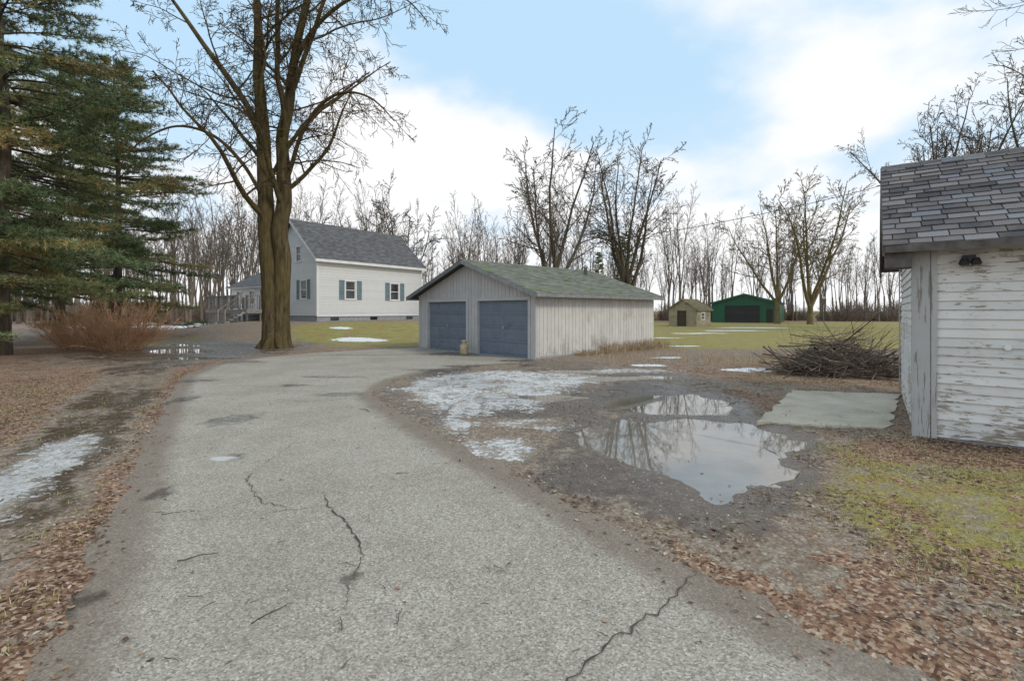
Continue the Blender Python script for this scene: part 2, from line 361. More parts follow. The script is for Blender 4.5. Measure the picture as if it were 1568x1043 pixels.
def shingle(name,stops,moss=None,rough=.9,grain=.55):
    k=NT(name); P0=k.pos('Object')
    c=k.ramp(k.attr('var'),stops); n=k.noise(2.2,6,P0,.65)
    c=k.mix(grain,c,k.mix(1,c,k.ramp(k.noise(55,4,P0),[(.3,(.5,.5,.5)),(.7,(1.5,1.5,1.5))]),'MULTIPLY'))
    if moss: c=k.mix(k.math('MULTIPLY',k.step(n,.42,.68),moss[1]),c,moss[0])
    k.bump(k.noise(80,4,P0),.3,.005); return k.out(c,rough,.3)
M_white=painted('house_siding_mat',(.66,.67,.67,1),(.55,.55,.55,1),.08,var=.03,mott=.94)
M_trimw=painted('white_trim_mat',(.80,.80,.80,1),(.5,.5,.48,1),.15,var=.04)
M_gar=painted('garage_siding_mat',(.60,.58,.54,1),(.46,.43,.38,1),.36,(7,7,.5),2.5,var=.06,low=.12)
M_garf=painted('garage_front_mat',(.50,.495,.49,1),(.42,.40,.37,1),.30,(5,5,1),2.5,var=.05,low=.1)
M_door=painted('garage_door_mat',(.165,.20,.25,1),(.12,.14,.17,1),.36,(1,1,6),2.5,var=.10,rough=.5)
M_peel=painted('peeling_clapboard_mat',(.70,.69,.66,1),(.36,.30,.23,1),.385,(1.6,1.6,8),3.4,var=.08,low=.10)
M_weath=painted('weathered_board_mat',(.45,.45,.44,1),(.28,.26,.23,1),.42,(8,8,.6),3,var=.08)
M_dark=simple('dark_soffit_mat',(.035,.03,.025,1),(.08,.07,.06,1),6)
M_grey=simple('foundation_mat',(.24,.26,.28,1),(.34,.36,.38,1),5,.85,.3)
M_shut=simple('shutter_mat',(.13,.20,.23,1),(.17,.25,.28,1),5,.6,.05)
M_green=painted('green_metal_mat',(.018,.12,.065,1),(.02,.09,.05,1),.3,(3,3,1),2,var=.06,rough=.4)
M_black=simple('black_door_mat',(.018,.018,.02,1),(.03,.03,.033,1),5,.5,.05)
M_beige=painted('tan_siding_mat',(.36,.315,.20,1),(.24,.20,.13,1),.42,var=.14)
M_wood=simple('deck_wood_mat',(.19,.175,.155,1),(.36,.34,.31,1),5,.85,.2)
gk=NT('window_glass_mat'); M_glass=gk.out(gk.ramp(gk.noise(1.4,2,gk.pos('Object')),[(.35,(.015,.017,.02)),(.7,(.06,.07,.08))]),.06)
M_roofH=shingle('house_roof_mat',[(0,(.09,.09,.092)),(.5,(.125,.125,.127)),(1,(.165,.165,.167))])
M_roofG=shingle('garage_roof_mat',[(0,(.12,.125,.105)),(.5,(.18,.185,.16)),(1,(.25,.255,.22))],((.17,.20,.085,1),.75))
M_roofS=shingle('slate_roof_mat',[(0,(.045,.043,.046)),(.3,(.095,.09,.094)),(.6,(.15,.14,.143)),(.84,(.195,.178,.18)),(.94,(.13,.155,.19)),(1,(.27,.255,.245))],((.20,.175,.15,1),.45),.75,.4)
M_roofB=shingle('shed_roof_mat',[(0,(.10,.085,.045)),(1,(.20,.17,.10))])
M_roofGr=simple('green_roof_mat',(.02,.075,.05,1),(.03,.10,.065,1),2,.45,.05)
M_metal=simple('galvanised_mat',(.22,.22,.22,1),(.35,.35,.35,1),6,.4,.05)

# ------------------------------------------------------------------ building helpers
def walls(Lx,Ly):
    return dict(front=lambda t,o,z:(t,-o,z),back=lambda t,o,z:(t,Ly+o,z),left=lambda t,o,z:(-o,t,z),right=lambda t,o,z:(Lx+o,t,z))
def cut(lo,hi,holes):
    seg=[(lo,hi)]
    for a,b in holes:
        ns=[]
        for s0,s1 in seg:
            if b<=s0 or a>=s1: ns.append((s0,s1)); continue
            if a>s0: ns.append((s0,a))
            if b<s1: ns.append((b,s1))
        seg=ns
    return seg
def lap(B,W,T,z0,ze,zr=None,op=(),e=.115,out=.02,jit=0,bl=0):
    top=zr if zr else ze; z=z0
    def rng_(z):
        if z<=ze or not zr: return 0,T
        f=(z-ze)/(zr-ze)*T/2; return f,T-f
    while z<top-1e-3:
        z1=min(z+e,top); l0,h0=rng_(z); l1,h1=rng_(z1); zm=(z+z1)/2
        for a,b in cut(l0,h0,[(o[0],o[1]) for o in op if o[2]<zm<o[3]]):
            a1=l1 if a==l0 else a; b1=h1 if b==h0 else b
            parts=[(a,b,a1,b1)]
            if bl and b-a>bl*1.3:
                c_=a+random.uniform(.3,.7)*(b-a); parts=[(a,c_-.002,a1,c_-.002),(c_+.002,b,c_+.002,b1)]
            for A,B_,A1,B1 in parts:
                j=[random.uniform(-jit,jit) for _ in range(2)]; oo=out+random.uniform(0,jit)
                B.add([W(A,oo,z+j[0]),W(B_,oo,z+j[1]),W(B1,.004,z1),W(A1,.004,z1),W(A,-.002,z+j[0]),W(B_,-.002,z+j[1])],[(0,1,2,3),(4,5,1,0)],var=random.random())
        z=z1
def groove(B,W,T,z0,ze,zr=None,op=(),w=.2,gp=.016,out=.016):
    def ht(t): return ze if not zr else ze+(zr-ze)*(1-abs(t-T/2)/(T/2))
    bl=sorted(set([0.0,T,T/2]+[o[0] for o in op]+[o[1] for o in op]))
    t=0; edges=[]
    while t<T-1e-6:
        for (s0,s1,o_) in ((t,min(t+w-gp,T),out),(min(t+w-gp,T),min(t+w,T),out-.013)):
            pts=[s0]+[x for x in bl if s0<x<s1]+[s1]
            for a,b in zip(pts[:-1],pts[1:]):
                if b-a<1e-5: continue
                m=(a+b)/2; edges.append((a,b,o_,[(o[2],o[3]) for o in op if o[0]<m<o[1]]))
        t+=w
    for a,b,o_,hs in edges:
        vr=random.random() if o_==out else 0
        for q0,q1 in cut(z0,max(ht(a),ht(b)),hs):
            ta=ht(a) if q1>=max(ht(a),ht(b))-1e-6 else q1; tb=ht(b) if q1>=max(ht(a),ht(b))-1e-6 else q1
            B.add([W(a,o_,q0),W(b,o_,q0),W(b,o_,tb),W(a,o_,ta)],[(0,1,2,3)],var=vr)
            if o_==out: B.add([W(a,o_,q0),W(a,0,q0),W(a,0,ta),W(a,o_,ta),W(b,o_,q0),W(b,0,q0),W(b,0,tb),W(b,o_,tb)],[(0,1,2,3),(4,5,6,7)],var=vr)
def roof(par,M,a0,a1,b0,b1,ov,ze,zr,mat,deckmat,w=.3,e=.14,th=.09,jit=.01,name='roof',thick=.008,gap=.006):
    bm=(b0+b1)/2; hw=bm-b0; sl=(zr-ze)/hw
    zl=ze-ov*sl
    D=MB()
    dz=.03
    for sgn in (-1,1):
        ebx=bm+sgn*(hw+ov)
        p=[(a0,bm,zr+dz),(a1,bm,zr+dz),(a1,ebx,zl+dz),(a0,ebx,zl+dz)]
        D.hexa([M(x,y,z) for x,y,z in p]+[M(x,y,z+th) for x,y,z in p])
    D.obj(name+'_deck',deckmat,par)
    S=MB(); L=math.hypot(hw+ov,zr-zl); 
    for sgn in (-1,1):
        up=np.array([0,-sgn*(hw+ov)/L,(zr-zl)/L]); nr=np.array([0,sgn*(zr-zl)/L,(hw+ov)/L]); al=np.array([1,0,0])
        o=np.array([a0-.02,bm+sgn*(hw+ov),zl+dz+th])+nr*.004-up*.03; kk=0
        while kk*e<L+.02:
            x=-(w/2 if kk%2 else 0)-random.uniform(0,w*.3)
            while x<a1-a0+.04:
                ww=w*random.uniform(.8,1.2); x0=max(0,x); x1=min(a1-a0+.04,x+ww-gap)
                if x1-x0>.03:
                    s0=kk*e+random.uniform(-jit,jit); s1=min((kk+1)*e+.03,L+.03)
                    h=thick+random.uniform(0,thick*.6); lift=.004+thick+random.uniform(0,.004)+(.008 if random.random()<.08 else 0); sk=random.uniform(-jit,jit)*.6
                    pt=lambda xx,ss,hh:M(*(o+al*xx+up*ss+nr*hh))
                    S.add([pt(x0,s0,lift-h),pt(x1,s0+sk,lift-h),pt(x0,s0,lift),pt(x1,s0+sk,lift),pt(x0,s1,.001),pt(x1,s1,.001)],[(0,1,3,2),(2,3,5,4)],[(0,2,4),(1,3,5)],var=random.random())
                x+=ww
            kk+=1
    x=a0-.02
    while x<a1:
        z=zr+dz+th+.02
        q=.13; S.add([M(x,bm-q,z-q*sl),M(x+.3,bm-q,z-q*sl-.006),M(x,bm,z+.012),M(x+.3,bm,z+.006),M(x,bm+q,z-q*sl),M(x+.3,bm+q,z-q*sl-.006)],[(0,1,3,2),(2,3,5,4)],var=random.random()); x+=.26
    S.obj(name+'_shingles',mat,par)
    return zl
def window(par,W,t0,t1,z0,z1,fw=.09,mat=None,shut=0,bar=True):
    F=MB(); wb=lambda a,b,c,d,e_,f,B=F:B.box(a,b,c,d,e_,f,random.random(),W)
    wb(t0-fw,t0,-.05,.045,z0-.02,z1); wb(t1,t1+fw,-.05,.045,z0-.02,z1)
    wb(t0-fw-.02,t1+fw+.02,-.05,.055,z1,z1+fw); wb(t0-fw-.03,t1+fw+.03,-.05,.075,z0-.07,z0-.02)
    wb(t0,t1,-.05,-.005,z0-.02,z0+.04); wb(t0,t1,-.05,-.005,z1-.05,z1-.001); wb(t0,t0+.045,-.05,-.006,z0+.04,z1-.05); wb(t1-.045,t1,-.05,-.006,z0+.04,z1-.05)
    zm=(z0+z1)/2
    if bar: wb(t0+.045,t1-.045,-.05,-.002,zm-.025,zm+.025)
    F.obj('window_frame',mat or M_trimw,par)
    G=MB(); G.add([W(t0,-.035,z0),W(t1,-.035,z0),W(t1,-.035,z1),W(t0,-.035,z1)],[(0,1,2,3)]); G.obj('window_glass',M_glass,par)
    if shut:
        S=MB()
        for a in (t0-fw-.05-shut,t1+fw+.05):
            S.box(a,a+.05,.02,.06,z0-.05,z1+.06,.5,W); S.box(a+shut-.05,a+shut,.02,.06,z0-.05,z1+.06,.5,W)
            S.box(a+.05,a+shut-.05,.02,.058,z0-.05,z0+.02,.5,W); S.box(a+.05,a+shut-.05,.02,.058,z1-.01,z1+.06,.5,W)
            z=z0+.02
            while z<z1-.03: S.add([W(a+.05,.055,z),W(a+shut-.05,.055,z),W(a+shut-.05,.028,z+.06),W(a+.05,.028,z+.06)],[(0,1,2,3)],var=.3+.4*random.random()); z+=.055
        S.obj('shutters',M_shut,par)
def rake(B,M,a,b0,b1,ov,ze,zr,hh=.16,tk=.03,top=.125):
    bm=(b0+b1)/2; sl=(zr-ze)/(bm-b0)
    for sgn in(-1,1):
        eb=bm+sgn*((bm-b0)+ov); zl=ze-ov*sl
        P=[(a,bm,zr+.03-hh),(a+tk,bm,zr+.03-hh),(a+tk,bm,zr+top),(a,bm,zr+top),(a,eb,zl+.03-hh),(a+tk,eb,zl+.03-hh),(a+tk,eb,zl+top),(a,eb,zl+top)]
        B.hexa([M(*p) for p in P],random.random())

# ------------------------------------------------------------------ GARAGE
Ex=(.69,-.724)
gar=empty('detached_garage',(-4.22,22.09,0),Ex)
Lx,Ly=7.3,7.85; W=walls(Lx,Ly); ze,zr=2.38,3.64
MY=lambda a,b,z:(b,a,z)
d1=(7.3-3.13,7.3-.33,-1,2.08); d2=(7.3-6.6,7.3-3.83,-1,2.08)
b=MB(); groove(b,W['front'],Lx,-.05,ze,zr,[d1,d2],.2); b.obj('front_wall',M_garf,gar)
b=MB(); groove(b,W['right'],Ly,-.02,ze); groove(b,W['left'],Ly,-.02,ze); groove(b,W['back'],Lx,-.05,ze,zr); b.obj('side_walls',M_gar,gar)
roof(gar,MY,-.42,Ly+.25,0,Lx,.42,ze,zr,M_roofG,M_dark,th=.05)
b=MB(); rake(b,MY,-.455,0,Lx,.42,ze,zr,.11,top=.08); rake(b,MY,Ly+.27,0,Lx,.42,ze,zr,.11,top=.08)
slp=(zr-ze)/(Lx/2)
for xx in (-.45,Lx+.425): b.box(xx,xx+.028,-.42,Ly+.25,ze-.42*slp-.06,ze-.42*slp+.075)
b.obj('fascia',simple('garage_fascia_mat',(.16,.17,.17,1),(.27,.27,.265,1),5),gar)
b=MB()
for d in(d1,d2):
    b.box(d[0]-.12,d[0],.02,.05,-.02,2.2,.6,W['front']); b.box(d[1],d[1]+.12,.02,.05,-.02,2.2,.6,W['front']); b.box(d[0],d[1],.02,.05,2.08,2.2,.6,W['front'])
    for t in (d[0],d[1]-.02): b.box(t,t+.02,-.12,.02,0,2.08,.4,W['front'])
b.box(Lx-.10,Lx+.03,.018,.04,-.02,ze,.5,W['front']); b.box(0,.1,.018,.04,-.02,ze,.5,W['front']); b.box(-.03,.10,.018,.04,-.02,ze-.02,.5,W['right'])
b.obj('door_trim',M_garf,gar)
b=MB()
for d in (d1,d2):
    w_=d[1]-d[0]-.04; 
    for r in range(4):
        z0=.02+r*.515; b.box(d[0]+.02,d[1]-.02,-.11,-.08,z0,z0+.505,.3+.4*random.random(),W['front'])
        for c_ in range(4):
            t0=d[0]+.02+c_*w_/4+.07
            t1=t0+w_/4-.14
            V0=[(t0,-.0795,z0+.09),(t1,-.0795,z0+.09),(t1,-.0795,z0+.42),(t0,-.0795,z0+.42)]
            V1=[(t0+.03,-.068,z0+.12),(t1-.03,-.068,z0+.12),(t1-.03,-.068,z0+.39),(t0+.03,-.068,z0+.39)]
            b.add([W['front'](*p) for p in V0+V1],[(4,5,6,7),(0,1,5,4),(1,2,6,5),(2,3,7,6),(3,0,4,7)],var=.3+.4*random.random())
b.obj('overhead_doors',M_door,gar)
b=MB()
for d in (d1,d2):
    m_=(d[0]+d[1])/2; b.box(m_-.07,m_+.07,-.068,-.04,.60,.63,.5,W['front']); b.box(m_-.05,m_+.05,-.068,-.05,1.02,1.12,.5,W['front'])
b.obj('door_handles',M_metal,gar)
b=MB(); b.lathe([(.0,.0),(.09,0),(.09,.45),(.13,.45),(.13,.5),(.02,.62),(0,.62)],(Lx*.62,6.4,3.3)); b.obj('vent_pipe',M_metal,gar,True)
b=MB(); b.box(-.1,Lx+.1,-.12,0,-.1,.03); b.box(-.05,0,0,Ly,-.1,.06); b.box(Lx+.02,Lx+.06,0,Ly,-.1,.09); b.box(.02,Lx-.02,.12,.2,0,2.3); b.obj('concrete_footing',M_grey,gar)

# milk can
b=MB(); b.lathe([(0,0),(.155,0),(.17,.03),(.17,.30),(.16,.34),(.10,.41),(.085,.44),(.085,.48),(.12,.485),(.125,.52),(.08,.55),(0,.555)],(0,0,0),20)
for s_ in(-1,1):
    t=np.linspace(0,math.pi,8); b.tube(np.stack([s_*(.15+.05*np.sin(t)),0*t,.34+.06*np.cos(t)],1),np.full(8,.01),5)
o=b.obj('milk_can',simple('milk_can_mat',(.36,.27,.15,1),(.55,.46,.30,1),7,.6,.1),None,True); o.location=(-1.85,18.75,.012)

# ------------------------------------------------------------------ HOUSE
hs=empty('farmhouse',(-14.0,34.7,.84),(.6,.8))
Lx,Ly=10.,6.6; W=walls(Lx,Ly); ze,zr=4.78,7.66; MX=lambda a,b,z:(a,b,z)
wf=[(2.35,3.2,1.75,3.1),(6.6,7.45,1.75,3.1)]; wg=[(1.35,2.15,1.75,3.1),(4.2,5.0,1.75,3.1),(2.1,2.75,4.55,5.65),(3.85,4.5,4.55,5.65)]
b=MB(); lap(b,W['front'],Lx,.5,ze,None,wf,.2,.026); lap(b,W['back'],Lx,.5,ze,None,(),.2,.022)
lap(b,W['left'],Ly,.5,ze,zr,wg,.2,.026); lap(b,W['right'],Ly,.5,ze,zr,(),.2,.022); b.obj('siding',M_white,hs)
for q in wf: window(hs,W['front'],*q,shut=.42)
for q in wg[:2]: window(hs,W['left'],*q,shut=.36)
for q in wg[2:]: window(hs,W['left'],*q)
b=MB(); b.box(.03,Lx-.03,.03,Ly-.03,-1.2,.497); b.obj('foundation',M_grey,hs)
b=MB()
b.box(-.035,.1,.028,.04,.5,ze,.5,W['front']); b.box(Lx-.1,Lx+.035,.028,.04,.5,ze,.5,W['front']); b.box(-.02,.1,.028,.038,.5,ze,.5,W['left']); b.box(Ly-.1,Ly+.02,.028,.038,.5,ze,.5,W['left'])
rake(b,MX,-.32,0,Ly,.35,ze,zr,.14); rake(b,MX,Lx+.29,0,Ly,.35,ze,zr,.14)
sl_=(zr-ze)/(Ly/2)
for yy in(-.38,Ly+.352): b.box(-.3,Lx+.3,yy,yy+.028,ze-.35*sl_-.1,ze-.35*sl_+.1)
b.box(-.3,Lx+.3,-.352,-.03,ze-.35*sl_-.06,ze-.35*sl_-.04); b.box(-.03,Lx+.03,.028,.045,.44,.5,.5,W['front'])
b.obj('trim',M_trimw,hs)
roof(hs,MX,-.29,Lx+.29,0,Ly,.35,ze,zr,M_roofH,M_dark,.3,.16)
b=MB()
for t in (1.1,4.6,8.3): b.box(t,t+.7,.015,.028,.14,.38)
b.obj('cellar_windows',M_glass,hs)
# addition
ad=lambda a,b_,z:(b_,a,z)
AL=8.3
Wl=lambda t,o,z:(.6-o,6.65+t,z); Wb=lambda t,o,z:(.6+t,6.65+AL+o,z)
op=[(1.2,2.9,.97,2.75),(3.9,4.8,1.4,2.6),(6.2,7.2,1.4,2.6)]
b=MB(); lap(b,Wl,AL,.5,3.0,None,op,.2,.02); lap(b,Wb,5.0,.5,3.0,4.3,(),.2,.02); lap(b,lambda t,o,z:(5.6+o,6.65+t,z),AL,.5,3.0,None,(),.2,.02); b.obj('addition_siding',M_white,hs)
window(hs,Wl,*op[0],bar=False); window(hs,Wl,*op[1]); window(hs,Wl,*op[2])
b=MB(); b.box(.63,5.57,6.65,6.62+AL,-1.2,.498); b.obj('addition_foundation',M_grey,hs)
roof(hs,ad,6.65,6.95+AL,.6,5.6,.4,3.0,4.3,M_roofH,M_trimw,.3,.16,name='addition_roof')
# deck
b=MB(); dx0,dx1,dy0,dy1=-2.4,.56,5.4,12.6; F0=.95; RT=F0+1.05
y=dy0
while y<dy1: b.box(dx0,dx1 if y>6.7 else -.06,y,y+.13,F0-.04,F0,random.random()); y+=.14
for x in np.arange(dx0,dx1,.98):
    for y in (dy0+.05,dy1-.1):
        if x<0 or y>7: b.box(x,x+.11,y,y+.11,-1,RT,random.random())
for y in np.arange(dy0+.05,dy1,1.21): b.box(dx0,dx0+.11,y,y+.11,-1,RT,random.random())
b.box(dx0-.03,dx0+.13,dy0+1.3,dy1,RT,RT+.06); b.box(dx0-.02,dx1,dy1-.13,dy1+.02,RT,RT+.06); b.box(dx0-.02,-.06,dy0+.02,dy0+.18,RT,RT+.06)
b.box(dx0-.03,dx0-.002,dy0,dy1,F0-.28,F0-.04); b.box(dx0,-.06,dy0-.03,dy0-.002,F0-.28,F0-.04)
for y in np.arange(dy0+1.4,dy1,.17): b.box(dx0+.03,dx0+.06,y,y+.07,F0+.08,RT,random.random())
for x in np.arange(dx0+.12,-.1,.17): b.box(x,x+.07,dy0+.08,dy0+.11,F0+.08,RT,random.random())
for x in np.arange(dx0+.12,dx1,.17): b.box(x,x+.07,dy1-.06,dy1-.03,F0+.08,RT,random.random())
for i2 in range(5): b.box(dx0-.32-.28*i2,dx0-.03-.28*i2,dy0+.1,dy0+1.25,F0-.30-.17*i2,F0-.18-.17*i2,random.random())
for yy in (dy0+.08,dy0+1.26):
    b.hexa([(dx0-1.5,yy,.9),(dx0-1.42,yy,.9),(dx0-1.42,yy+.05,.9),(dx0-1.5,yy+.05,.9),(dx0-.02,yy,RT-.06),(dx0,yy,RT),(dx0,yy+.05,RT),(dx0-.02,yy+.05,RT-.06)])
    b.box(dx0-1.5,dx0-1.42,yy,yy+.05,-.6,.9)
for y in np.arange(dy0+1.4,dy1,.3): b.box(dx0+.02,dx0+.04,y,y+.2,-.6,F0-.3,random.random())
b.obj('deck',M_wood,hs)

# ------------------------------------------------------------------ RIGHT CLAPBOARD SHED
sh=empty('clapboard_shed',(SHO[0],SHO[1],0),SHX)
Lx,Ly=6.,4.4; W=walls(Lx,Ly); ze,zr=2.70,4.10
b=MB(); lap(b,W['front'],Lx,.06,ze,None,(),.118,.024,.005,2.5); lap(b,W['back'],Lx,.1,ze,None,(),.118,.024)
lap(b,W['left'],Ly,.06,ze,zr,(),.118,.024,.003); lap(b,W['right'],Ly,.1,ze,zr,(),.118,.024); b.obj('siding',M_peel,sh)
b=MB()
b.box(-.03,.13,.031,.055,.0,ze-.02,.5,W['front']); b.box(.142,.20,.031,.046,.02,ze-.05,.8,W['front'])
b.box(-.055,.12,.031,.052,.0,ze-.02,.3,W['left']); b.box(Ly-.1,Ly+.03,.029,.05,0,ze,.5,W['left'])
b.obj('corner_boards',M_weath,sh)
b=MB(); sl_=(zr-ze)/(Ly/2); zl=ze-.33*sl_
b.box(-.34,Lx+.3,-.365,-.335,zl-.03,zl+.075,.5); b.box(-.3,Lx+.3,-.333,-.03,zl+.0,zl+.02,.5)
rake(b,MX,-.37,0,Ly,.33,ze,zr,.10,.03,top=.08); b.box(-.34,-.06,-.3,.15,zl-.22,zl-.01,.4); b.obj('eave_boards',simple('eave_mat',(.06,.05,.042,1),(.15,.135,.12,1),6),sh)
b=MB(); b.box(.2,Lx,.031,.052,ze-.22,ze-.13,.7,W['front']); b.obj('frieze_board',M_trimw,sh)
roof(sh,MX,-.34,Lx+.3,0,Ly,.33,ze,zr,M_roofS,M_dark,.27,.165,.045,.02,thick=.013,gap=.014)
b=MB(); b.box(.0,Lx,.0,Ly,-.1,.05); b.obj('foundation',M_grey,sh)
b=MB(); b.box(.44,.56,.03,.12,2.33,2.40,.5,W['front']); b.lathe([(.0,0),(.045,0),(.055,.03),(.03,.09),(.0,.09)],(.45,-.13,2.27)); b.lathe([(.0,0),(.045,0),(.055,.03),(.03,.09),(.0,.09)],(.56,-.13,2.27)); b.obj('flood_light',M_black,sh)
b=MB(); b.lathe([(0,0),(.035,0),(.035,.03),(0,.03)],(0,0,0),12); o=b.obj('wall_knob',M_trimw,sh); o.location=(.85,-.028,1.25); o.rotation_euler=(math.pi/2,0,0)

# ------------------------------------------------------------------ GREEN BARN, SMALL SHED
gb=empty('green_barn',(29.2,70.5,-.1),(.84,-.54)); Lx,Ly=8.4,12; W=walls(Lx,Ly)
dd=(1.7,6.2,-1,2.5)
b=MB(); groove(b,W['front'],Lx,0,2.9,4.1,[dd],.3,.04,.03); groove(b,W['left'],Ly,0,2.9,None,(),.3,.04,.03); groove(b,W['right'],Ly,0,2.9,None,(),.3,.04,.03); groove(b,W['back'],Lx,0,2.9,4.1,(),.3,.04,.03); b.obj('walls',M_green,gb)
roof(gb,MY,-.3,Ly+.3,0,Lx,.35,2.9,4.1,M_roofGr,M_dark,.9,.6)
b=MB(); rake(b,MY,-.34,0,Lx,.35,2.9,4.1,.16); b.obj('rake_trim',M_green,gb)
b=MB()
for r in range(4): b.box(dd[0],dd[1],-.1,-.06,.02+r*.62,.62+r*.62,random.random(),W['front'])
b.box(7.0,7.8,.03,.06,0,2.05,.5,W['front']); b.obj('doors',M_black,gb)
ss=empty('garden_shed',(17.2,53,-.05),(.75,-.66)); Lx,Ly=3.0,4.2; W=walls(Lx,Ly); dd=(.95,1.95,-1,1.75)
b=MB(); lap(b,W['front'],Lx,0,1.9,2.9,[dd],.16); lap(b,W['left'],Ly,0,1.9,None,(),.16); lap(b,W['right'],Ly,0,1.9,None,[(1.5,2.3,.8,1.5)],.16); lap(b,W['back'],Lx,0,1.9,2.9,(),.16); b.obj('walls',M_beige,ss)
window(ss,W['right'],1.5,2.3,.8,1.5)
roof(ss,MY,-.2,Ly+.2,0,Lx,.25,1.9,2.9,M_roofB,M_beige,.3,.18)
b=MB(); b.box(dd[0],dd[1],-.1,-.06,0,1.75,.5,W['front']); b.obj('door',simple('brown_door_mat',(.05,.035,.025,1),(.08,.06,.04,1)),ss)
b=MB(); b.box(dd[0]-.1,dd[0],.02,.05,0,1.85,.5,W['front']); b.box(dd[1],dd[1]+.1,.02,.05,0,1.85,.5,W['front']); b.obj('door_trim',M_beige,ss)

# ------------------------------------------------------------------ TREES
def nrm(v): return v/(math.sqrt(v[0]*v[0]+v[1]*v[1]+v[2]*v[2])+1e-9)
def perp(d,rng):
    a=rng.normal(size=3); a=a-d*(a@d); return nrm(a)
def grow(B,p,d,L,r,lvl,P,rng):
    n=P['seg'][lvl]; st=L/n; pts=[p]; W_=P['wob'][lvl]; T=P['trop'][lvl]; dr=P.get('droop',0)
    rn=rng.normal(0,W_,(n,3))
    for i in range(n):
        d=d+rn[i]; d[2]+=T*(1-2.0*dr*(i/n)); d=nrm(d); p=p+d*st; pts.append(p)
    last=lvl==P['max']
    rr=np.maximum(r*(1-np.linspace(0,1,n+1)*(P['taper'][lvl])),P['rmin'])
    B.tube(pts,rr,P['sides'][lvl],rng.rand())
    if last: return
    branches(B,pts,rr,L,lvl,P,rng)
def branches(B,pts,rr,L,lvl,P,rng,t0=None,nc=None,clen=None):
    n=len(pts)-1; nc=nc or P['nch'][lvl]; t0=P['t0'][lvl] if t0 is None else t0
    for c in range(nc):
        t=t0+(1-t0)*(c+rng.rand())/nc; f=t*n; i=min(int(f),n-1); p=pts[i]+(pts[i+1]-pts[i])*(f-i)
        d0=nrm(pts[i+1]-pts[i]); an=math.radians(P['ang'][lvl])*(.7+.6*rng.rand()); q=perp(d0,rng)
        d=nrm(d0*math.cos(an)+q*math.sin(an))
        ll=(clen or L*P['rat'][lvl])*(1.15-.65*t)*(.6+.6*rng.rand())
        grow(B,p,d,ll,max(rr[i]*P['rrat'][lvl]*(1.1-.35*t),P['rmin']),lvl+1,P,rng)
def bark(name,a,b,moss=None,scale=6):
    k=NT(name); Pp=k.pos('Object',(1,1,.18)); P0=k.pos('Object')
    n=k.noise(scale,6,Pp,.7); c=k.ramp(n,[(.35,a),(.65,b)])
    if moss: c=k.mix(k.math('MULTIPLY',k.step(k.noise(.9,5,P0),.35,.65),moss[1]),c,moss[0])
    k.bump(n,1.0,.08); return k.out(c,.95,.2)
B_big=bark('mossy_bark_mat',(.035,.025,.014,1),(.16,.12,.065,1),((.12,.095,.03,1),.5),9)
B_mid=bark('grey_bark_mat',(.055,.044,.032,1),(.16,.132,.098,1))
B_fam=bark('mossy_bark_light_mat',(.08,.062,.033,1),(.23,.185,.11,1),((.19,.155,.06,1),.5))
B_far=bark('hazed_forest_bark_mat',(.10,.078,.06,1),(.235,.195,.158,1))  # paler brown bark, distance haze painted into the colour

rng=np.random.RandomState(21); b=MB()
def smoothpath(P,n=6):
    P=np.array(P,float); out=[]
    for i in range(len(P)-1):
        p0=P[max(i-1,0)];p1=P[i];p2=P[i+1];p3=P[min(i+2,len(P)-1)]
        for t in np.linspace(0,1,n,endpoint=False):
            out.append(.5*((2*p1)+(-p0+p2)*t+(2*p0-5*p1+4*p2-p3)*t*t+(-p0+3*p1-3*p2+p3)*t**3))
    out.append(P[-1]); return np.array(out)
BP=dict(max=4,seg=[8,10,8,6,4],wob=[.05,.11,.14,.17,.2],trop=[.05,.055,-.05,-.08,-.06],taper=[.6,.82,.8,.8,.6],nch=[8,9,7,4,0],t0=[.3,.15,.1,.12,0],ang=[50,62,48,42,40],rat=[.5,.46,.48,.48,.4],rrat=[.36,.42,.5,.6,.6],rmin=.0105,sides=[10,6,4,3,3],droop=.85)
stems=[
 [(-.15,0,-.2,.62),(-.13,0,.5,.47),(-.2,0,2,.40),(-.28,.0,4,.37),(-.5,.05,7,.33),(-.65,.1,9.9,.28),(-.77,.1,12.8,.22),(-.95,.2,15.8,.16),(-1.4,.4,19,.09),(-1.6,.5,22,.03)],
 [(.2,.05,-.2,.6),(.18,.05,.5,.45),(.2,.05,2,.38),(.24,.05,4,.36),(.3,0,7,.31),(.42,-.05,9.9,.25),(.85,-.1,12.8,.19),(1.5,-.2,15.8,.14),(2.3,-.3,19,.08),(2.9,-.3,21.5,.03)],
 [(-.55,.05,8.8,.18),(-1.1,.1,10.4,.15),(-2.2,.3,12.2,.13),(-3.7,.4,14.3,.10),(-5,.3,16.2,.07),(-6.4,.2,18.4,.03)],
 [(.38,0,9.2,.17),(.2,.2,11,.14),(-.05,.3,13,.12),(-.15,.5,15.8,.10),(.2,.8,19,.07),(.4,1,22,.03)],
 [(.5,-.05,10.6,.13),(1.3,-.5,12.3,.11),(2.1,-.8,14.2,.09),(3.3,-1.2,16.5,.06),(4.4,-1.6,18.5,.03)],
 [(.35,0,7.2,.10),(1.0,-.4,8.8,.09),(2.0,-.9,10.2,.075),(3.4,-1.3,11.0,.06),(4.8,-1.6,10.7,.04),(5.8,-1.8,9.6,.02)],
 [(-.5,0,6.8,.09),(-1.2,-.5,8.2,.08),(-2.3,-.9,9.3,.065),(-3.7,-1.2,9.6,.05),(-5.0,-1.4,8.9,.035),(-5.8,-1.5,7.8,.02)],
 [(.5,0,11.5,.11),(1.4,-.6,13.2,.10),(2.8,-1.0,14.6,.08),(4.4,-1.3,15.3,.06),(6.0,-1.6,15.0,.04),(7.2,-1.8,13.8,.02)],
]
